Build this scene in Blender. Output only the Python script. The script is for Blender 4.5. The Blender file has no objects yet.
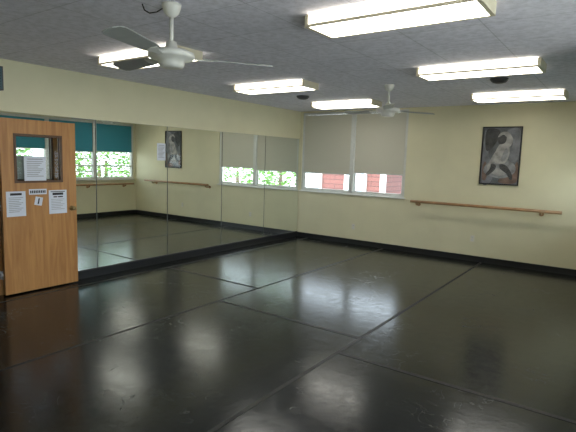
import bpy, bmesh, math, random
import numpy as np
from mathutils import Vector, Matrix
random.seed(7)
scene = bpy.context.scene
H = 2.7
W = 5.69

# ------------------------------------------------------------------ materials
def mat(name):
    m = bpy.data.materials.new(name); m.use_nodes = True
    nt = m.node_tree
    return m, nt, nt.nodes["Principled BSDF"]

def setp(b, **k):
    for a, v in k.items():
        a = {'spec': 'Specular IOR Level', 'emis': 'Emission Color', 'emstr': 'Emission Strength',
             'trans': 'Transmission Weight', 'base': 'Base Color', 'rough': 'Roughness', 'metal': 'Metallic',
             'coat': 'Coat Weight', 'tint': 'Specular Tint'}.get(a, a)
        if isinstance(v, tuple) and len(v) == 3: v = (*v, 1)
        b.inputs[a].default_value = v

def simple(name, col, rough=0.6, noise=0.06, nscale=12, bump=0.0, bscale=80, **k):
    m, nt, b = mat(name)
    setp(b, rough=rough, **k)
    tc = nt.nodes.new('ShaderNodeTexCoord')
    n = nt.nodes.new('ShaderNodeTexNoise'); n.inputs['Scale'].default_value = nscale; n.inputs['Detail'].default_value = 4
    nt.links.new(tc.outputs['Object'], n.inputs['Vector'])
    r = nt.nodes.new('ShaderNodeValToRGB')
    r.color_ramp.elements[0].position = 0.3; r.color_ramp.elements[1].position = 0.7
    r.color_ramp.elements[0].color = (*[c * (1 - noise) for c in col], 1)
    r.color_ramp.elements[1].color = (*[min(1, c * (1 + noise)) for c in col], 1)
    nt.links.new(n.outputs['Fac'], r.inputs['Fac']); nt.links.new(r.outputs['Color'], b.inputs['Base Color'])
    if bump > 0:
        n2 = nt.nodes.new('ShaderNodeTexNoise'); n2.inputs['Scale'].default_value = bscale
        nt.links.new(tc.outputs['Object'], n2.inputs['Vector'])
        bp = nt.nodes.new('ShaderNodeBump'); bp.inputs['Strength'].default_value = bump; bp.inputs['Distance'].default_value = 0.01
        nt.links.new(n2.outputs['Fac'], bp.inputs['Height']); nt.links.new(bp.outputs['Normal'], b.inputs['Normal'])
    return m

M = {}
M['wall'] = simple('cream_wall_paint', (0.70, 0.66, 0.46), 0.6, 0.03, 2.5, 0.12, 60)
M['white'] = simple('white_paint', (0.72, 0.72, 0.70), 0.4)
M['frame'] = simple('window_frame_white', (0.62, 0.63, 0.60), 0.4)
M['base'] = simple('black_vinyl_baseboard', (0.012, 0.013, 0.015), 0.35)
M['black'] = simple('black_plastic', (0.01, 0.01, 0.011), 0.4)
M['darkgrey'] = simple('dark_grey_metal', (0.05, 0.05, 0.055), 0.45)
M['seam'] = simple('mirror_edge_dark', (0.10, 0.11, 0.10), 0.5)
M['paper'] = simple('paper_white', (0.68, 0.71, 0.78), 0.8, 0.02)
M['ink'] = simple('printed_ink', (0.03, 0.03, 0.035), 0.8)
M['greyink'] = simple('grey_ink', (0.35, 0.35, 0.37), 0.8)
M['brass'] = simple('dull_brass', (0.35, 0.27, 0.13), 0.35, metal=0.9)
M['steel'] = simple('brushed_steel', (0.45, 0.45, 0.46), 0.35, metal=0.9)
M['fanwhite'] = simple('fan_enamel_white', (0.70, 0.69, 0.63), 0.35)
M['fanblade'] = simple('fan_blade_underside_shade', (0.34, 0.35, 0.33), 0.45)  # white blades; the shade on their undersides is put into this grey
M['ivory'] = simple('ivory_plastic', (0.70, 0.66, 0.55), 0.4)
M['housing'] = simple('fixture_housing_beige', (0.66, 0.60, 0.44), 0.45)
M['barrewood'] = simple('barre_oak', (0.38, 0.21, 0.095), 0.38, 0.2, 9)
M['hall'] = simple('hall_paint', (0.5, 0.48, 0.38), 0.7)
M['trunk'] = simple('tree_bark', (0.10, 0.07, 0.045), 0.9, 0.3)
M['bounce'] = simple('pale_bounce_ground', (0.55, 0.55, 0.52), 0.95, 0.15, 4)  # made pale to bounce extra light up through the windows
M['leaf'] = simple('leaf_green', (0.12, 0.27, 0.045), 0.7, 0.45, 3)
M['roof'] = simple('roof_shingle', (0.30, 0.29, 0.28), 0.9, 0.3)
M['vent'] = simple('teal_vent', (0.05, 0.11, 0.13), 0.5)
M['paneldark'] = simple('neighbour_window_glass', (0.30, 0.35, 0.40), 0.1)

# ceiling: acoustic tiles, stippled
m, nt, b = mat('acoustic_ceiling_tile'); setp(b, rough=0.9)
tc = nt.nodes.new('ShaderNodeTexCoord')
br = nt.nodes.new('ShaderNodeTexBrick'); br.offset = 0.0; br.squash = 1.0
br.inputs['Scale'].default_value = 1.0; br.inputs['Brick Width'].default_value = 0.61; br.inputs['Row Height'].default_value = 0.61
br.inputs['Mortar Size'].default_value = 0.005; br.inputs['Mortar Smooth'].default_value = 0.3
br.inputs['Color1'].default_value = (0.83, 0.82, 0.92, 1); br.inputs['Color2'].default_value = (0.87, 0.86, 0.96, 1)
br.inputs['Mortar'].default_value = (0.62, 0.62, 0.69, 1)
nt.links.new(tc.outputs['Object'], br.inputs['Vector'])
n = nt.nodes.new('ShaderNodeTexNoise'); n.inputs['Scale'].default_value = 16; n.inputs['Detail'].default_value = 6; n.inputs['Roughness'].default_value = 0.7
nt.links.new(tc.outputs['Object'], n.inputs['Vector'])
rr = nt.nodes.new('ShaderNodeValToRGB'); rr.color_ramp.elements[0].position = 0.36; rr.color_ramp.elements[1].position = 0.60
rr.color_ramp.elements[0].color = (0.80, 0.80, 0.80, 1); rr.color_ramp.elements[1].color = (1, 1, 1, 1)
nt.links.new(n.outputs['Fac'], rr.inputs['Fac'])
mx = nt.nodes.new('ShaderNodeMix'); mx.data_type = 'RGBA'; mx.blend_type = 'MULTIPLY'; mx.inputs[0].default_value = 1
nt.links.new(br.outputs['Color'], mx.inputs[6]); nt.links.new(rr.outputs['Color'], mx.inputs[7])
nt.links.new(mx.outputs[2], b.inputs['Base Color'])
M['ceiling'] = m

# floor: black marley vinyl, glossy with scuffs and dust
m, nt, b = mat('black_marley_vinyl'); setp(b, spec=0.45, tint=(0.86, 0.94, 1.0))
tc = nt.nodes.new('ShaderNodeTexCoord')
n = nt.nodes.new('ShaderNodeTexNoise'); n.inputs['Scale'].default_value = 0.7; n.inputs['Detail'].default_value = 3
nt.links.new(tc.outputs['Object'], n.inputs['Vector'])
r = nt.nodes.new('ShaderNodeValToRGB')
r.color_ramp.elements[0].position = 0.3; r.color_ramp.elements[0].color = (0.0075, 0.0082, 0.008, 1)
r.color_ramp.elements[1].position = 0.75; r.color_ramp.elements[1].color = (0.012, 0.0128, 0.0118, 1)
nt.links.new(n.outputs['Fac'], r.inputs['Fac'])
# thin foot-scuff arcs: narrow band of a distorted noise
ns = nt.nodes.new('ShaderNodeTexNoise'); ns.inputs['Scale'].default_value = 3.2; ns.inputs['Detail'].default_value = 2; ns.inputs['Distortion'].default_value = 2.2
nt.links.new(tc.outputs['Object'], ns.inputs['Vector'])
sb = nt.nodes.new('ShaderNodeMath'); sb.operation = 'SUBTRACT'; sb.inputs[1].default_value = 0.55
ab = nt.nodes.new('ShaderNodeMath'); ab.operation = 'ABSOLUTE'
sm = nt.nodes.new('ShaderNodeMapRange'); sm.inputs['From Min'].default_value = 0.0; sm.inputs['From Max'].default_value = 0.010; sm.inputs['To Min'].default_value = 1; sm.inputs['To Max'].default_value = 0
nt.links.new(ns.outputs['Fac'], sb.inputs[0]); nt.links.new(sb.outputs[0], ab.inputs[0]); nt.links.new(ab.outputs[0], sm.inputs['Value'])
nm = nt.nodes.new('ShaderNodeTexNoise'); nm.inputs['Scale'].default_value = 1.9; nm.inputs['Detail'].default_value = 6
nt.links.new(tc.outputs['Object'], nm.inputs['Vector'])
mm = nt.nodes.new('ShaderNodeMapRange'); mm.inputs['From Min'].default_value = 0.50; mm.inputs['From Max'].default_value = 0.62
nt.links.new(nm.outputs['Fac'], mm.inputs['Value'])
mu = nt.nodes.new('ShaderNodeMath'); mu.operation = 'MULTIPLY'; nt.links.new(sm.outputs[0], mu.inputs[0]); nt.links.new(mm.outputs[0], mu.inputs[1])
mu2 = nt.nodes.new('ShaderNodeMath'); mu2.operation = 'MULTIPLY'; mu2.inputs[1].default_value = 0.5; nt.links.new(mu.outputs[0], mu2.inputs[0])
mxc = nt.nodes.new('ShaderNodeMix'); mxc.data_type = 'RGBA'; mxc.inputs[7].default_value = (0.05, 0.05, 0.047, 1)
nt.links.new(mu2.outputs[0], mxc.inputs[0]); nt.links.new(r.outputs['Color'], mxc.inputs[6]); nt.links.new(mxc.outputs[2], b.inputs['Base Color'])
n3 = nt.nodes.new('ShaderNodeTexNoise'); n3.inputs['Scale'].default_value = 10; n3.inputs['Detail'].default_value = 10; n3.inputs['Roughness'].default_value = 0.85
nt.links.new(tc.outputs['Object'], n3.inputs['Vector'])
r3 = nt.nodes.new('ShaderNodeMapRange'); r3.inputs['From Min'].default_value = 0.32; r3.inputs['From Max'].default_value = 0.68
r3.inputs['To Min'].default_value = 0.10; r3.inputs['To Max'].default_value = 0.28
nt.links.new(n3.outputs['Fac'], r3.inputs['Value'])
ad = nt.nodes.new('ShaderNodeMath'); ad.operation = 'MULTIPLY_ADD'; ad.inputs[1].default_value = 0.18
nt.links.new(mu.outputs[0], ad.inputs[0]); nt.links.new(r3.outputs['Result'], ad.inputs[2]); nt.links.new(ad.outputs[0], b.inputs['Roughness'])
n4 = nt.nodes.new('ShaderNodeTexNoise'); n4.inputs['Scale'].default_value = 9; n4.inputs['Detail'].default_value = 6; n4.inputs['Roughness'].default_value = 0.6
nt.links.new(tc.outputs['Object'], n4.inputs['Vector'])
bp = nt.nodes.new('ShaderNodeBump'); bp.inputs['Strength'].default_value = 0.13; bp.inputs['Distance'].default_value = 0.01
nt.links.new(n4.outputs['Fac'], bp.inputs['Height']); nt.links.new(bp.outputs['Normal'], b.inputs['Normal'])
M['floor'] = m
M['tape'] = simple('black_floor_tape', (0.006, 0.006, 0.007), 0.5)

# mirror
m, nt, b = mat('mirror_silver'); setp(b, base=(0.86, 0.90, 0.86), metal=1.0, rough=0.0)
M['mirror'] = m

# door oak veneer
m, nt, b = mat('oak_veneer'); setp(b, rough=0.35)
tc = nt.nodes.new('ShaderNodeTexCoord'); mp = nt.nodes.new('ShaderNodeMapping'); mp.inputs['Scale'].default_value = (1, 9, 0.7)
nt.links.new(tc.outputs['Object'], mp.inputs['Vector'])
n = nt.nodes.new('ShaderNodeTexNoise'); n.inputs['Scale'].default_value = 2.2; n.inputs['Detail'].default_value = 7; n.inputs['Distortion'].default_value = 0.8
nt.links.new(mp.outputs['Vector'], n.inputs['Vector'])
r = nt.nodes.new('ShaderNodeValToRGB')
r.color_ramp.elements[0].position = 0.3; r.color_ramp.elements[0].color = (0.36, 0.16, 0.05, 1)
r.color_ramp.elements[1].position = 0.7; r.color_ramp.elements[1].color = (0.53, 0.27, 0.095, 1)
nt.links.new(n.outputs['Fac'], r.inputs['Fac']); nt.links.new(r.outputs['Color'], b.inputs['Base Color'])
M['oak'] = m
M['oakdark'] = simple('oak_dark_bead', (0.10, 0.045, 0.02), 0.4, 0.2)

# glass (thin): mostly transparent, reflective at grazing angles
m, nt, b = mat('thin_glass'); nt.nodes.remove(b)
o = nt.nodes['Material Output']; t = nt.nodes.new('ShaderNodeBsdfTransparent'); t.inputs['Color'].default_value = (0.97, 0.98, 0.97, 1)
g = nt.nodes.new('ShaderNodeBsdfGlossy'); g.inputs['Roughness'].default_value = 0.02
lw = nt.nodes.new('ShaderNodeLayerWeight'); lw.inputs['Blend'].default_value = 0.5
pw_ = nt.nodes.new('ShaderNodeMath'); pw_.operation = 'POWER'; pw_.inputs[1].default_value = 5
mr = nt.nodes.new('ShaderNodeMapRange'); mr.inputs['To Min'].default_value = 0.03; mr.inputs['To Max'].default_value = 0.8
ms = nt.nodes.new('ShaderNodeMixShader')
nt.links.new(lw.outputs['Facing'], pw_.inputs[0]); nt.links.new(pw_.outputs[0], mr.inputs['Value'])
nt.links.new(mr.outputs[0], ms.inputs[0]); nt.links.new(t.outputs[0], ms.inputs[1]); nt.links.new(g.outputs[0], ms.inputs[2]); nt.links.new(ms.outputs[0], o.inputs['Surface'])
M['glass'] = m

def blind_mat(name, col, tcol, f):
    m, nt, b = mat(name); setp(b, base=col, rough=0.8)
    o = nt.nodes['Material Output']; t = nt.nodes.new('ShaderNodeBsdfTranslucent'); t.inputs['Color'].default_value = (*tcol, 1)
    w = nt.nodes.new('ShaderNodeTexWave'); w.inputs['Scale'].default_value = 60; w.bands_direction = 'Z'
    tc = nt.nodes.new('ShaderNodeTexCoord'); nt.links.new(tc.outputs['Object'], w.inputs['Vector'])
    bp = nt.nodes.new('ShaderNodeBump'); bp.inputs['Strength'].default_value = 0.1; nt.links.new(w.outputs['Fac'], bp.inputs['Height'])
    nt.links.new(bp.outputs['Normal'], b.inputs['Normal'])
    ms = nt.nodes.new('ShaderNodeMixShader'); ms.inputs[0].default_value = f
    nt.links.new(b.outputs[0], ms.inputs[1]); nt.links.new(t.outputs[0], ms.inputs[2]); nt.links.new(ms.outputs[0], o.inputs['Surface'])
    return m
M['blind'] = blind_mat('cream_shade_fabric', (0.60, 0.58, 0.49), (0.50, 0.48, 0.40), 0.17)
M['teal'] = blind_mat('teal_shade_fabric', (0.06, 0.27, 0.33), (0.07, 0.34, 0.40), 0.3)

# fluorescent lens
m, nt, b = mat('fluorescent_lens'); setp(b, base=(0.9, 0.9, 0.85), rough=0.5, emis=(1.0, 0.96, 0.86), emstr=6.5)
M['lens'] = m
m, nt, b = mat('fluorescent_lens_side'); setp(b, base=(0.9, 0.9, 0.85), rough=0.5, emis=(1.0, 0.93, 0.78), emstr=3.2)
M['lens_side'] = m

# red siding
m, nt, b = mat('red_siding'); setp(b, rough=0.8)
tc = nt.nodes.new('ShaderNodeTexCoord'); br = nt.nodes.new('ShaderNodeTexBrick'); br.offset = 0.5
mp = nt.nodes.new('ShaderNodeMapping'); mp.inputs['Rotation'].default_value = (math.pi/2, 0, 0); nt.links.new(tc.outputs['Object'], mp.inputs['Vector'])
br.inputs['Scale'].default_value = 1; br.inputs['Brick Width'].default_value = 0.9; br.inputs['Row Height'].default_value = 0.15; br.inputs['Mortar Size'].default_value = 0.014
br.inputs['Color1'].default_value = (0.17, 0.07, 0.06, 1); br.inputs['Color2'].default_value = (0.14, 0.055, 0.05, 1); br.inputs['Mortar'].default_value = (0.08, 0.04, 0.035, 1)
nt.links.new(mp.outputs['Vector'], br.inputs['Vector']); nt.links.new(br.outputs['Color'], b.inputs['Base Color'])
M['red'] = m

# ------------------------------------------------------------------ mesh builder
class MB:
    def __init__(s): s.bm = bmesh.new(); s.mats = []
    def mi(s, k):
        if k not in s.mats: s.mats.append(k)
        return s.mats.index(k)
    def box(s, x0, x1, y0, y1, z0, z1, k, mtx=None):
        vs = [s.bm.verts.new((x, y, z)) for x in (x0, x1) for y in (y0, y1) for z in (z0, z1)]
        for f in ((0,1,3,2),(4,6,7,5),(0,4,5,1),(2,3,7,6),(0,2,6,4),(1,5,7,3)):
            fc = s.bm.faces.new([vs[i] for i in f]); fc.material_index = s.mi(k)
        if mtx is not None:
            for v in vs: v.co = mtx @ v.co
    def quad(s, pts, k):
        f = s.bm.faces.new([s.bm.verts.new(p) for p in pts]); f.material_index = s.mi(k)
    def lathe(s, prof, c, axis, k, n=32):
        ax = Vector(axis).normalized()
        u = ax.orthogonal().normalized(); w = ax.cross(u); c = Vector(c)
        rings = []
        for r, h in prof:
            rings.append([s.bm.verts.new(c + ax*h + (u*math.cos(a) + w*math.sin(a))*max(r, 1e-4)) for a in [2*math.pi*i/n for i in range(n)]])
        for a, b2 in zip(rings, rings[1:]):
            for i in range(n):
                f = s.bm.faces.new((a[i], a[(i+1) % n], b2[(i+1) % n], b2[i])); f.material_index = s.mi(k); f.smooth = True
        for ring in (rings[0], rings[-1]):
            f = s.bm.faces.new(ring); f.material_index = s.mi(k)
    def cyl(s, p0, p1, r, k, n=20):
        p0, p1 = Vector(p0), Vector(p1); L = (p1-p0).length
        s.lathe([(r, 0), (r, L)], p0, p1-p0, k, n)
    def prism(s, pts, thick, k, mtx):
        a = [s.bm.verts.new(mtx @ Vector((x, y, 0))) for x, y in pts]
        b2 = [s.bm.verts.new(mtx @ Vector((x, y, thick))) for x, y in pts]
        n = len(pts)
        for f in [a[::-1], b2] + [[a[i], a[(i+1) % n], b2[(i+1) % n], b2[i]] for i in range(n)]:
            fc = s.bm.faces.new(f); fc.material_index = s.mi(k)
    def done(s, name, parent=None, bevel=0):
        bmesh.ops.recalc_face_normals(s.bm, faces=s.bm.faces)
        me = bpy.data.meshes.new(name); s.bm.to_mesh(me); s.bm.free()
        for k in s.mats: me.materials.append(M[k])
        ob = bpy.data.objects.new(name, me); scene.collection.objects.link(ob)
        if parent: ob.parent = parent
        if bevel:
            md = ob.modifiers.new('bevel', 'BEVEL'); md.width = bevel; md.segments = 2; md.limit_method = 'ANGLE'
        return ob
def empty(name, loc=(0, 0, 0)):
    e = bpy.data.objects.new(name, None); scene.collection.objects.link(e); e.empty_display_size = 0.1; e.location = loc
    return e
def paneY(b, x0, x1, y, z0, z1): b.quad([(x0, y, z0), (x1, y, z0), (x1, y, z1), (x0, y, z1)], 'glass')
def paneX(b, x, y0, y1, z0, z1): b.quad([(x, y0, z0), (x, y1, z0), (x, y1, z1), (x, y0, z1)], 'glass')

# ------------------------------------------------------------------ room shell
T = 0.2
YR = -10.0; XA = 7.4; YJ = -4.1
b = MB(); b.box(-T, XA+T, YR-T, T, -0.12, 0, 'floor'); b.done('floor')
b = MB(); b.box(-T, XA+T, YR-T, T, H, H+0.15, 'ceiling'); b.done('ceiling')
wx0, wx1, wz0, wz1 = 0.06, 2.42, 1.02, 2.67
b = MB()
b.box(-T, wx0, 0, T, 0, H, 'wall'); b.box(wx1, W+T, 0, T, 0, H, 'wall')
b.box(wx0, wx1, 0, T, 0, wz0, 'wall'); b.box(wx0, wx1, 0, T, wz1, H, 'wall'); b.done('wall_back')
dy0, dy1 = -7.06, -6.16
b = MB(); b.box(-T, 0, dy1, 0, 0, H, 'wall'); b.box(-T, 0, YR, dy0, 0, H, 'wall'); b.box(-T, 0, dy0, dy1, 2.06, H, 'wall'); b.done('wall_left')
ry0, ry1, rz0, rz1 = -3.80, -0.06, 1.0, 2.52
b = MB(); b.box(W, W+T, ry1, 0, 0, H, 'wall'); b.box(W, W+T, YJ, ry0, 0, H, 'wall')
b.box(W, W+T, ry0, ry1, 0, rz0, 'wall'); b.box(W, W+T, ry0, ry1, rz1, H, 'wall'); b.done('wall_right')
b = MB(); b.box(W+T, XA+T, YJ, YJ+T, 0, H, 'wall'); b.done('wall_alcove_front')
ay0, ay1, az0, az1 = -9.7, -4.4, 0.5, 2.6
b = MB(); b.box(XA, XA+T, ay1, YJ, 0, H, 'wall'); b.box(XA, XA+T, YR, ay0, 0, H, 'wall')
b.box(XA, XA+T, ay0, ay1, 0, az0, 'wall'); b.box(XA, XA+T, ay0, ay1, az1, H, 'wall'); b.done('wall_alcove_side')
b = MB(); b.box(-T, XA+T, YR-T, YR, 0, H, 'wall'); b.done('wall_rear')
b = MB(); b.box(-1.9, -1.8, -8.2, -5.4, 0, H, 'hall'); b.box(-1.8, -T, -5.5, -5.4, 0, H, 'hall'); b.box(-1.8, -T, -8.2, -8.1, 0, H, 'hall'); b.done('wall_hallway')
b = MB(); b.box(-1.9, -T, -8.2, -5.4, -0.1, 0, 'floor'); b.done('floor_hallway')
b = MB(); b.box(-1.9, -T, -8.2, -5.4, H, H+.1, 'ceiling'); b.done('ceiling_hallway')
BH = 0.10
b = MB(); b.box(0.0, 0.014, dy1+0.07, 0, 0, BH, 'base'); b.box(0, 0.014, YR, dy0-0.07, 0, BH, 'base'); b.done('baseboard_left')
b = MB(); b.box(0.014, W, -0.014, 0, 0, BH, 'base'); b.done('baseboard_back')
b = MB(); b.box(W-0.014, W, YJ, -0.014, 0, BH, 'base'); b.done('baseboard_right')
b = MB(); b.box(0.014, XA, YR, YR+0.014, 0, BH, 'base'); b.done('baseboard_rear')
b = MB()
for y in (dy0-0.06, dy1): b.box(-T-0.01, 0.02, y, y+0.06, 0, 2.12, 'oak')
b.box(-T-0.01, 0.02, dy0, dy1, 2.06, 2.12, 'oak'); b.done('trim_doorway')

# ------------------------------------------------------------------ windows
e = empty('window_1')
b = MB()
f = 0.05; y0, y1 = 0.02, 0.10
b.box(wx0, wx1, y0, y1, wz0, wz0+0.04, 'frame'); b.box(wx0, wx1, y0, y1, wz1-0.04, wz1, 'frame')
b.box(wx0, wx0+f, y0, y1, wz0+.04, wz1-.04, 'frame'); b.box(wx1-f, wx1, y0, y1, wz0+.04, wz1-.04, 'frame')
b.box(1.235, 1.325, -0.005, y1, wz0+.04, wz1-.04, 'frame')
for a, c in ((wx0+f, 1.235), (1.325, wx1-f)):
    b.box(a, a+0.025, 0.04, 0.075, wz0+.04, wz1-.04, 'frame'); b.box(c-0.025, c, 0.04, 0.075, wz0+.04, wz1-.04, 'frame')
    b.box(a+.025, c-.025, 0.04, 0.075, wz0+.04, wz0+.065, 'frame')
b.box(wx0, wx1, 0.0, 0.02, wz0, wz0+0.02, 'frame')
b.done('frame', e)
b = MB(); b.box(wx0-0.03, wx1+0.03, -0.035, 0.02, wz0-0.02, wz0-0.001, 'frame'); b.done('sill', e, 0.004)
b = MB(); paneY(b, wx0+f, 1.235, 0.06, wz0+.04, wz1-.04); paneY(b, 1.325, wx1-f, 0.06, wz0+.04, wz1-.04); b.done('glass', e)
for a, c, zb in ((wx0+0.05, 1.23, 1.42), (1.33, wx1-0.05, 1.46)):
    e = empty('roller_shade')
    b = MB(); b.box(a, c, 0.018, 0.021, zb, 2.62, 'blind'); b.done('fabric', e)
    b = MB(); b.cyl((a, 0.02, 2.64), (c, 0.02, 2.64), 0.018, 'frame'); b.done('roller', e)
    b = MB(); b.box(a, c, 0.012, 0.026, zb-0.018, zb+0.004, 'frame'); b.done('hem_bar', e)

e = empty('window_2')
b = MB(); x0, x1 = W+0.02, W+0.1
b.box(x0, x1, ry0, ry1, rz0, rz0+.05, 'frame'); b.box(x0, x1, ry0, ry1, rz1-.05, rz1, 'frame')
bays = [(-1.22, -0.11), (-2.48, -1.32), (-3.75, -2.58)]
b.box(x0, x1, ry1-.05, ry1, rz0+.05, rz1-.05, 'frame'); b.box(x0, x1, ry0, ry0+.05, rz0+.05, rz1-.05, 'frame')
b.box(W-0.01, x1, -1.32, -1.22, rz0+.05, rz1-.05, 'frame'); b.box(W-0.01, x1, -2.58, -2.48, rz0+.05, rz1-.05, 'frame')
for i, (a, c) in enumerate(bays):
    b.box(W+.04, W+.08, a, c, 1.33, 1.37, 'frame')
    if i > 0:
        b.box(W+.04, W+.08, a, c, 1.19, 1.215, 'frame'); b.box(W+.04, W+.08, a, c, 1.52, 1.545, 'frame')
b.done('frame', e)
b = MB()
for a, c in bays: paneX(b, W+.06, a, c, rz0+.05, rz1-.05)
b.done('glass', e)
b = MB(); b.box(W-0.05, W+.02, ry0-.03, ry1, rz0-.03, rz0-.001, 'frame'); b.done('sill', e)
for (a, c), zb in zip(bays, (1.74, 1.72, 1.76)):
    e = empty('teal_roller_shade')
    b = MB(); b.box(W+.018, W+.021, a, c, zb, 2.46, 'teal'); b.done('fabric', e)
    b = MB(); b.cyl((W+.02, a, 2.475), (W+.02, c, 2.475), 0.016, 'frame'); b.done('roller', e)
    b = MB(); b.box(W+.012, W+.026, a, c, zb-.018, zb+.003, 'frame'); b.done('hem_bar', e)

e = empty('fill_window')  # unseen window, added to let fill daylight into the room
b = MB(); x0, x1 = XA+0.02, XA+0.1
b.box(x0, x1, ay0, ay1, az0, az0+.05, 'frame'); b.box(x0, x1, ay0, ay1, az1-.05, az1, 'frame')
for y in (ay0, -8.35, -7.03, -5.72, ay1-.05): b.box(x0, x1, y, y+.05, az0+.05, az1-.05, 'frame')
b.done('frame', e)
b = MB(); paneX(b, XA+.06, ay0+.05, ay1-.05, az0+.05, az1-.05); b.done('glass', e)

# ------------------------------------------------------------------ mirrors
mz0, mz1 = 0.12, 2.12
b = MB(); b.box(0.001, 0.010, -6.10, -0.02, mz0, mz1, 'seam'); b.done('mirror_backing_board')
for k in range(5):
    yb = -1.22*(k+1)
    ya = -1.22*k if k else -0.02
    b = MB(); b.box(0.0105, 0.015, yb+0.007, ya-0.007, mz0+.002, mz1-.002, 'mirror'); b.done('wall_mirror')
b = MB(); b.box(0.0, 0.022, -6.10, -0.02, mz0-0.02, mz0-0.001, 'darkgrey'); b.done('trim_mirror_channel')

# ------------------------------------------------------------------ open door
e = empty('door_1')
X0, X1 = 0.10, 0.142
y0, y1 = -6.13, -5.245; z0, z1 = 0.02, 2.04
gy0, gy1, gz0, gz1 = -5.975, -5.435, 1.325, 1.86
b = MB()
b.box(X0, X1, y0, gy0, z0, z1, 'oak'); b.box(X0, X1, gy1, y1, z0, z1, 'oak')
b.box(X0, X1, gy0, gy1, z0, gz0, 'oak'); b.box(X0, X1, gy0, gy1, gz1, z1, 'oak')
b.done('slab', e)
b = MB()
for xa, xb in ((X0-.008, X0+.006), (X1-.006, X1+.008)):
    b.box(xa, xb, gy0-.015, gy0+.012, gz0-.015, gz1+.015, 'oakdark'); b.box(xa, xb, gy1-.012, gy1+.015, gz0-.015, gz1+.015, 'oakdark')
    b.box(xa, xb, gy0+.012, gy1-.012, gz0-.015, gz0+.012, 'oakdark'); b.box(xa, xb, gy0+.012, gy1-.012, gz1-.012, gz1+.015, 'oakdark')
b.done('glazing_bead', e)
b = MB(); paneX(b, 0.121, gy0, gy1, gz0, gz1); b.done('glass', e)
b = MB()
b.lathe([(0.032, 0), (0.032, 0.006), (0.012, 0.01), (0.011, 0.03), (0.02, 0.036), (0.027, 0.046), (0.026, 0.058), (0.015, 0.066), (0.001, 0.068)], (X1, -5.31, 0.98), (1, 0, 0), 'brass', 24)
b.done('knob', e)
b = MB(); b.box(X0+.008, X1-.008, y1, y1+.002, 0.92, 1.04, 'steel'); b.done('latch_plate', e)
b = MB()
for z in (0.25, 1.05, 1.82):
    b.cyl((X0-.004, y0-.008, z-.05), (X0-.004, y0-.008, z+.05), 0.008, 'steel', 12); b.box(0.0, X0-.004, y0-.03, y0-.006, z-.045, z+.045, 'steel')
b.done('hinges', e)

def sheet(name, x, ya, yb, za, zb, rows, title=0.0, parent=None):
    b = MB()
    b.box(x, x+.0012, ya, yb, za, zb, 'paper')
    w = yb-ya; hh = zb-za
    for (f0, f1, t, h2, k) in rows:
        b.box(x+.0013, x+.0018, ya+w*f0, ya+w*f1, zb-hh*t-hh*h2, zb-hh*t, k)
    return b.done(name, parent)
rows_letter = [(0.2, 0.8, .07, .09, 'ink')] + [(0.12, 0.86-0.1*(i % 3), .24+.07*i, .025, 'greyink') for i in range(9)]
rows_notice = [(0.15, 0.85, .10, .035, 'greyink')] + [(0.12, 0.88-0.08*(i % 4), .2+.075*i, .03, 'greyink') for i in range(9)]
sheet('door_notice', X1+.009, -5.885, -5.63, 1.335, 1.62, rows_notice)
sheet('door_notice', X1+.001, -6.09, -5.875, 0.925, 1.215, rows_letter)
sheet('door_notice', X1+.001, -5.60, -5.375, 0.925, 1.215, [(0.1, 0.9, .05, .03, 'ink'), (0.2, 0.8, .11, .10, 'ink'), (.25, .45, .26, .05, 'ink'), (.5, .78, .26, .05, 'ink')] + [(0.12, 0.86-0.1*(i % 3), .38+.07*i, .02, 'greyink') for i in range(7)])
sheet('door_sign', X1+.001, -5.835, -5.625, 1.17, 1.235, [(0.06+.1*i, 0.13+.1*i, .25, .5, 'ink') for i in range(9)])
b = MB()
Rm = Matrix.Translation((X1+.0015, -5.725, 1.09)) @ Matrix.Rotation(math.radians(-12), 4, 'X')
b.box(0, .001, -.045, .045, -.05, .05, 'paper', Rm); b.box(.0011, .0016, -.008, .008, -.036, .036, 'ink', Rm); b.done('door_sticker')
sheet('mirror_notice', 0.0155, -3.86, -3.70, 1.60, 1.86, rows_notice)

# ------------------------------------------------------------------ fluorescent fixtures
def fixture(cx, cy, L=1.20, D=0.36):
    e = empty('fluorescent_ceiling_light')
    x0, x1, y0, y1 = cx-L/2, cx+L/2, cy-D/2, cy+D/2
    zt = H; zb = H-0.085; t = 0.028
    b = MB()
    b.box(x0+.01, x1-.01, y0+.03, y1-.03, zt-.018, zt-.001, 'housing')
    b.box(x0, x0+t, y0, y1, zb-.003, zt-.004, 'housing'); b.box(x1-t, x1, y0, y1, zb-.003, zt-.004, 'housing')
    b.box(x0+t, x1-t, y0-.003, y0+.012, zb-.003, zb+.014, 'housing'); b.box(x0+t, x1-t, y1-.016, y1+.003, zb-.003, zb+.014, 'housing')
    b.done('housing', e)
    b = MB(); b.box(x0+t, x1-t, y0+.012, y1-.016, zb, zb+.006, 'lens'); b.done('lens', e)
    b = MB(); b.box(x0+t, x1-t, y0, y0+.006, zb+.014, zt-.02, 'lens_side'); b.box(x0+t, x1-t, y1-.006, y1, zb+.014, zt-.02, 'lens_side'); b.done('lens_sides', e)
for cx, cy in ((4.47, -5.52), (4.48, -3.36), (4.48, -1.18), (1.74, -5.38), (1.76, -3.26), (1.72, -1.16)):
    fixture(cx, cy)

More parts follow.
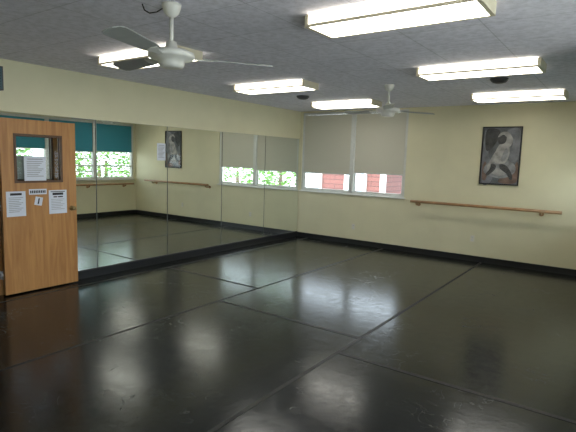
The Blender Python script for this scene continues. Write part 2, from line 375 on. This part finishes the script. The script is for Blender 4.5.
# ------------------------------------------------------------------ ceiling fans
def fan(cx, cy, angs, R=0.72, dz=0.0):
    e = empty('ceiling_fan', (cx, cy, H))
    b = MB()
    b.lathe([(0.066, 0), (0.064, -0.02), (0.050, -0.06), (0.022, -0.085), (0.016, -0.09)], (0, 0, 0), (0, 0, 1), 'fanwhite')
    b.cyl((0, 0, -0.26-dz), (0, 0, -0.08), 0.014, 'fanwhite'); b.done('canopy_and_rod', e)
    b = MB()
    b.lathe([(0.016, -0.23), (0.035, -0.24), (0.045, -0.285), (0.12, -0.297), (0.152, -0.31), (0.158, -0.325), (0.158, -0.340), (0.145, -0.352),
             (0.095, -0.362), (0.088, -0.39), (0.078, -0.408), (0.045, -0.416), (0.001, -0.418)], (0, 0, -dz), (0, 0, 1), 'fanwhite', 40)
    b.done('motor_housing', e)
    for i, a in enumerate(angs):
        b = MB()
        mt = Matrix.Rotation(math.radians(a), 4, 'Z') @ Matrix.Translation((0, 0, -0.345-dz)) @ Matrix.Rotation(math.radians(13), 4, 'X')
        b.prism([(0.12, -.018), (0.20, -.02), (0.27, -.045), (0.29, 0), (0.27, .045), (0.20, .02), (0.12, .018)], 0.005, 'fanwhite', mt)
        mt2 = mt @ Matrix.Translation((0, 0, 0.006))
        b.prism([(0.22, -.046), (0.30, -.058), (R-.06, -.072), (R-.02, -.060), (R, -.02), (R, .02), (R-.02, .060), (R-.06, .072), (0.30, .058), (0.22, .046)], 0.005, 'fanblade', mt2)
        b.done('blade_%d' % (i+1), e)
    return e
e = fan(3.205, -6.34, (-68, 53, 174), dz=0.01)
pts = [(-.06, -.02, -.02), (-.09, -.05, -.05), (-.13, -.08, -.06), (-.16, -.10, -.04), (-.17, -.11, -.001)]
b = MB()
for a, c in zip(pts, pts[1:]): b.cyl(a, c, 0.004, 'black', 8)
b.done('power_cable', e)
fan(3.15, -2.58, (-65, 52, 172), R=.70)

for c in ((1.45, -2.10), (4.50, -2.50)):
    b = MB(); b.lathe([(0.10, -.001), (0.105, -.012), (0.09, -.03), (0.075, -.045), (0.04, -.055), (0.001, -.057)], (c[0], c[1], H), (0, 0, 1), 'darkgrey'); b.done('ceiling_speaker')

# ------------------------------------------------------------------ barres
def barre(name, pfun, s0, s1, z, brs, off=.17):
    e = empty(name)
    b = MB(); b.cyl(pfun(s0, off, z), pfun(s1, off, z), 0.026, 'barrewood', 20); b.done('rail', e)
    b = MB()
    for s in brs:
        b.cyl(pfun(s, .0, z-.06), pfun(s, .012, z-.06), 0.035, 'barrewood')
        b.cyl(pfun(s, .008, z-.06), pfun(s, off-.03, z-.06), 0.012, 'barrewood', 12)
        b.cyl(pfun(s, off-.035, z-.062), pfun(s, off, z-.012), 0.012, 'barrewood', 12)
    b.done('brackets', e)
barre('ballet_barre', lambda s, o, z: (s, -o, z), 2.62, 5.06, 0.985, (2.72, 4.76))
barre('ballet_barre', lambda s, o, z: (W-o, s, z), -3.0, -0.15, 0.86, (-2.8, -1.5, -0.4), .12)

# ------------------------------------------------------------------ framed dancer drawing
M['pmat'] = simple('charcoal_wash_paper', (0.13, 0.135, 0.155), 0.6, 0.35, 5)
M['pale'] = simple('pale_chalk', (0.38, 0.36, 0.36), 0.6, 0.35, 11)
M['soft'] = simple('soft_grey_chalk', (0.27, 0.27, 0.29), 0.6, 0.4, 11)
M['rust'] = simple('rust_wash', (0.20, 0.125, 0.105), 0.6, 0.4, 9)
M['char'] = simple('charcoal', (0.055, 0.055, 0.06), 0.6, 0.45, 12)
M['mid'] = simple('grey_wash', (0.20, 0.205, 0.235), 0.6, 0.3, 8)
px0, px1, pz0, pz1 = 3.76, 4.38, 1.36, 2.33
e = empty('framed_dancer_drawing')
b = MB(); t = .020
for a in ((px0, px1, pz0, pz0+t), (px0, px1, pz1-t, pz1), (px0, px0+t, pz0+t, pz1-t), (px1-t, px1, pz0+t, pz1-t)):
    b.box(a[0], a[1], -.03, -.001, a[2], a[3], 'black')
b.done('frame', e)
b = MB(); b.box(px0+t, px1-t, -.012, -.002, pz0+t, pz1-t, 'pmat')
pw, ph = px1-px0, pz1-pz0
cnt = [0]
def blob(pts, k):
    cnt[0] += 1
    n = len(pts); o = []
    for i in range(n):
        p0, p1, p2, p3 = [Vector(pts[(i+j-1) % n]) for j in range(4)]
        for s in range(6):
            t_ = s/6
            o.append(0.5*((2*p1)+(p2-p0)*t_+(2*p0-5*p1+4*p2-p3)*t_**2+(3*p1-p0-3*p2+p3)*t_**3))
    d = -.0122-.0004*cnt[0]
    vs = [b.bm.verts.new((px0+p.x*pw, d, pz0+p.y*ph)) for p in o]
    f = b.bm.faces.new(vs); f.material_index = b.mi(k)
blob([(.06, .06), (.3, .05), (.35, .3), (.2, .5), (.15, .8), (.06, .9)], 'mid')
blob([(.50, .05), (.94, .06), (.94, .40), (.8, .28), (.62, .18)], 'rust')
blob([(.72, .45), (.93, .45), (.94, .94), (.62, .93), (.78, .75)], 'mid')
blob([(.07, .1), (.16, .08), (.2, .25), (.12, .4), (.06, .3)], 'rust')
blob([(.12, .60), (.30, .66), (.44, .84), (.40, .95), (.10, .94)], 'char')
blob([(.10, .22), (.30, .14), (.62, .12), (.88, .22), (.86, .36), (.62, .44), (.36, .42), (.14, .34)], 'soft')
blob([(.30, .20), (.55, .16), (.74, .24), (.60, .30), (.40, .28)], 'pale')
blob([(.38, .38), (.62, .38), (.72, .52), (.70, .66), (.58, .74), (.44, .68), (.36, .54)], 'pale')
blob([(.52, .42), (.62, .42), (.68, .54), (.64, .64), (.56, .54)], 'soft')
blob([(.60, .70), (.72, .66), (.78, .78), (.66, .90), (.48, .90), (.40, .82), (.50, .84), (.62, .82)], 'pale')
blob([(.46, .70), (.58, .72), (.62, .80), (.54, .86), (.44, .82), (.41, .75)], 'char')
blob([(.42, .62), (.32, .52), (.22, .38), (.18, .28), (.24, .27), (.34, .40), (.46, .52)], 'pale')
blob([(.50, .36), (.66, .34), (.80, .22), (.84, .12), (.78, .10), (.68, .20), (.52, .28)], 'char')
blob([(.28, .36), (.40, .34), (.38, .26), (.22, .16), (.16, .18), (.26, .28)], 'char')
b.done('drawing', e)
b = MB(); paneY(b, px0+t, px1-t, -.024, pz0+t, pz1-t); b.done('glass', e)

for ox, oz in ((3.72, 0.40), (1.38, 0.36)):
    b = MB(); b.box(ox-.036, ox+.036, -.007, -.0005, oz-.058, oz+.058, 'ivory')
    for s in (-.025, .025):
        b.box(ox-.016, ox+.016, -.009, -.007, oz+s-.014, oz+s+.014, 'white'); b.box(ox-.008, ox-.004, -.0095, -.009, oz+s-.006, oz+s+.006, 'black'); b.box(ox+.004, ox+.008, -.0095, -.009, oz+s-.006, oz+s+.006, 'black')
    b.done('wall_outlet')
b = MB(); b.box(0.001, 0.10, -6.32, -6.05, 2.34, 2.60, 'darkgrey'); b.box(0.10, 0.108, -6.305, -6.065, 2.355, 2.585, 'vent')
for i in range(7): b.box(0.108, 0.112, -6.29, -6.08, 2.37+i*.03, 2.378+i*.03, 'black')
b.done('wall_speaker', None, 0.004)

# ------------------------------------------------------------------ floor tape seams
b = MB()
for x, ya, yb in ((3.90, -9.9, -.03), (2.06, -9.9, -.03), (0.30, -9.9, -.03)):
    b.box(x-.018, x+.018, ya, yb, 0.0, 0.0012, 'tape')
for y, xa, xb in ((-4.62, 2.06, 3.90), (-3.90, 0.30, 2.06), (-5.05, 3.90, XA-.02)):
    b.box(xa, xb, y-.020, y+.020, 0.0012, 0.0024, 'tape')
b.done('marley_floor_tape')

# ------------------------------------------------------------------ outside
b = MB(); b.box(-40, 40, T+.01, 45, -0.9, -0.8, 'bounce'); b.box(XA+T+.01, 40, -30, T+.01, -0.9, -0.8, 'bounce'); b.done('bounce_ground')  # outside ground, its pale colour added as a bounce for the ceiling
b = MB()
b.box(-14, -0.4, 5.5, 11, -0.8, 2.1, 'red')
def hwin(x, z, w, h):
    b.box(x, x+w, 5.42, 5.5, z, z+h, 'white'); b.box(x+.08, x+w-.08, 5.40, 5.42, z+.08, z+h-.08, 'paneldark'); b.box(x+.08, x+w-.08, 5.39, 5.40, z+h/2-.02, z+h/2+.02, 'white')
for i in range(6): hwin(-1.85-1.7*i, 0.55, 0.8, 1.3)
b.box(-14.2, -0.2, 5.25, 5.4, 2.1, 2.22, 'white')
rp = [(5.3, 2.2), (11.2, 2.2), (8.25, 3.0)]
v0 = [b.bm.verts.new((-14.2, y, z)) for y, z in rp]; v1 = [b.bm.verts.new((-0.2, y, z)) for y, z in rp]
for fv in (v0, v1, [v0[0], v0[2], v1[2], v1[0]], [v0[1], v0[2], v1[2], v1[1]], [v0[0], v0[1], v1[1], v1[0]]):
    ff = b.bm.faces.new(fv); ff.material_index = b.mi('roof')
b.box(-0.55, -0.38, 5.4, 5.5, -0.8, 2.1, 'white')
b.done('red_neighbour_house')

def tree(name, c, r, hgt, n, seed):
    rnd = random.Random(seed)
    b = MB()
    cx, cy, cz = c
    b.lathe([(0.14, 0), (0.10, hgt*.5), (0.05, hgt)], (cx, cy, cz), (0, 0, 1), 'trunk', 10)
    for _ in range(n):
        th = rnd.uniform(0, 2*math.pi); u = rnd.uniform(-1, 1); rr = r*rnd.uniform(.35, 1)**.6
        s = math.sqrt(1-u*u)
        p = Vector((cx+rr*s*math.cos(th), cy+rr*s*math.sin(th), cz+hgt+rr*u*1.1))
        q = Matrix.Translation(p) @ Matrix.Rotation(rnd.uniform(0, 6.28), 4, 'Z') @ Matrix.Rotation(rnd.uniform(-1.3, 1.3), 4, 'X')
        L = rnd.uniform(.05, .10)
        vs = [b.bm.verts.new(q @ Vector(v)) for v in ((-L, 0, 0), (0, -L*.5, 0), (L, 0, 0), (0, L*.5, .01))]
        f = b.bm.faces.new(vs); f.material_index = b.mi('leaf')
    return b.done(name)
tree('leafy_tree', (3.6, 4.2, -.8), 1.5, 2.1, 2600, 1)
tree('leafy_tree', (6.4, 5.2, -.8), 1.7, 2.0, 2600, 2)
tree('leafy_tree', (9.8, 6.0, -.8), 1.9, 2.0, 2600, 3)
tree('leafy_tree', (9.6, 1.4, -.8), 1.5, 2.0, 2600, 4)
tree('leafy_tree', (10.2, -2.2, -.8), 1.6, 2.0, 2600, 5)
tree('leafy_tree', (12.5, 3.6, -.8), 1.9, 2.2, 2600, 6)

# ------------------------------------------------------------------ light
sun = bpy.data.lights.new('sun', 'SUN'); sun.energy = 7.0; sun.angle = math.radians(3); sun.color = (1, .96, .90)
so = bpy.data.objects.new('sun', sun); scene.collection.objects.link(so); so.rotation_euler = Vector((0.1, 0.75, -0.9)).to_track_quat('-Z', 'Y').to_euler()
wd = bpy.data.worlds.new('sky'); scene.world = wd; wd.use_nodes = True
bg = wd.node_tree.nodes['Background']; bg.inputs['Color'].default_value = (0.78, 0.89, 1.0, 1); bg.inputs['Strength'].default_value = 4.6

scene.view_settings.view_transform = 'Standard'
scene.view_settings.look = 'None'
scene.view_settings.exposure = 0.36

# ------------------------------------------------------------------ camera
p = [5.8414, -8.6168, 1.677, 0.6159, 0.1183, 0.0314, 475.9691]
cx, cy, cz, yaw, pit, rol, f = p
F = Vector((-math.sin(yaw)*math.cos(pit), math.cos(yaw)*math.cos(pit), -math.sin(pit)))
R = Vector((math.cos(yaw), math.sin(yaw), 0)); U = R.cross(F)
R2 = math.cos(rol)*R+math.sin(rol)*U; U2 = -math.sin(rol)*R+math.cos(rol)*U
cam = bpy.data.cameras.new('camera'); co = bpy.data.objects.new('camera', cam); scene.collection.objects.link(co)
mw = Matrix((R2, U2, -F)).transposed().to_4x4(); mw.translation = Vector((cx, cy, cz)); co.matrix_world = mw
cam.sensor_width = 36; cam.lens = f/576*36; cam.clip_start = 0.05; cam.clip_end = 200
scene.camera = co
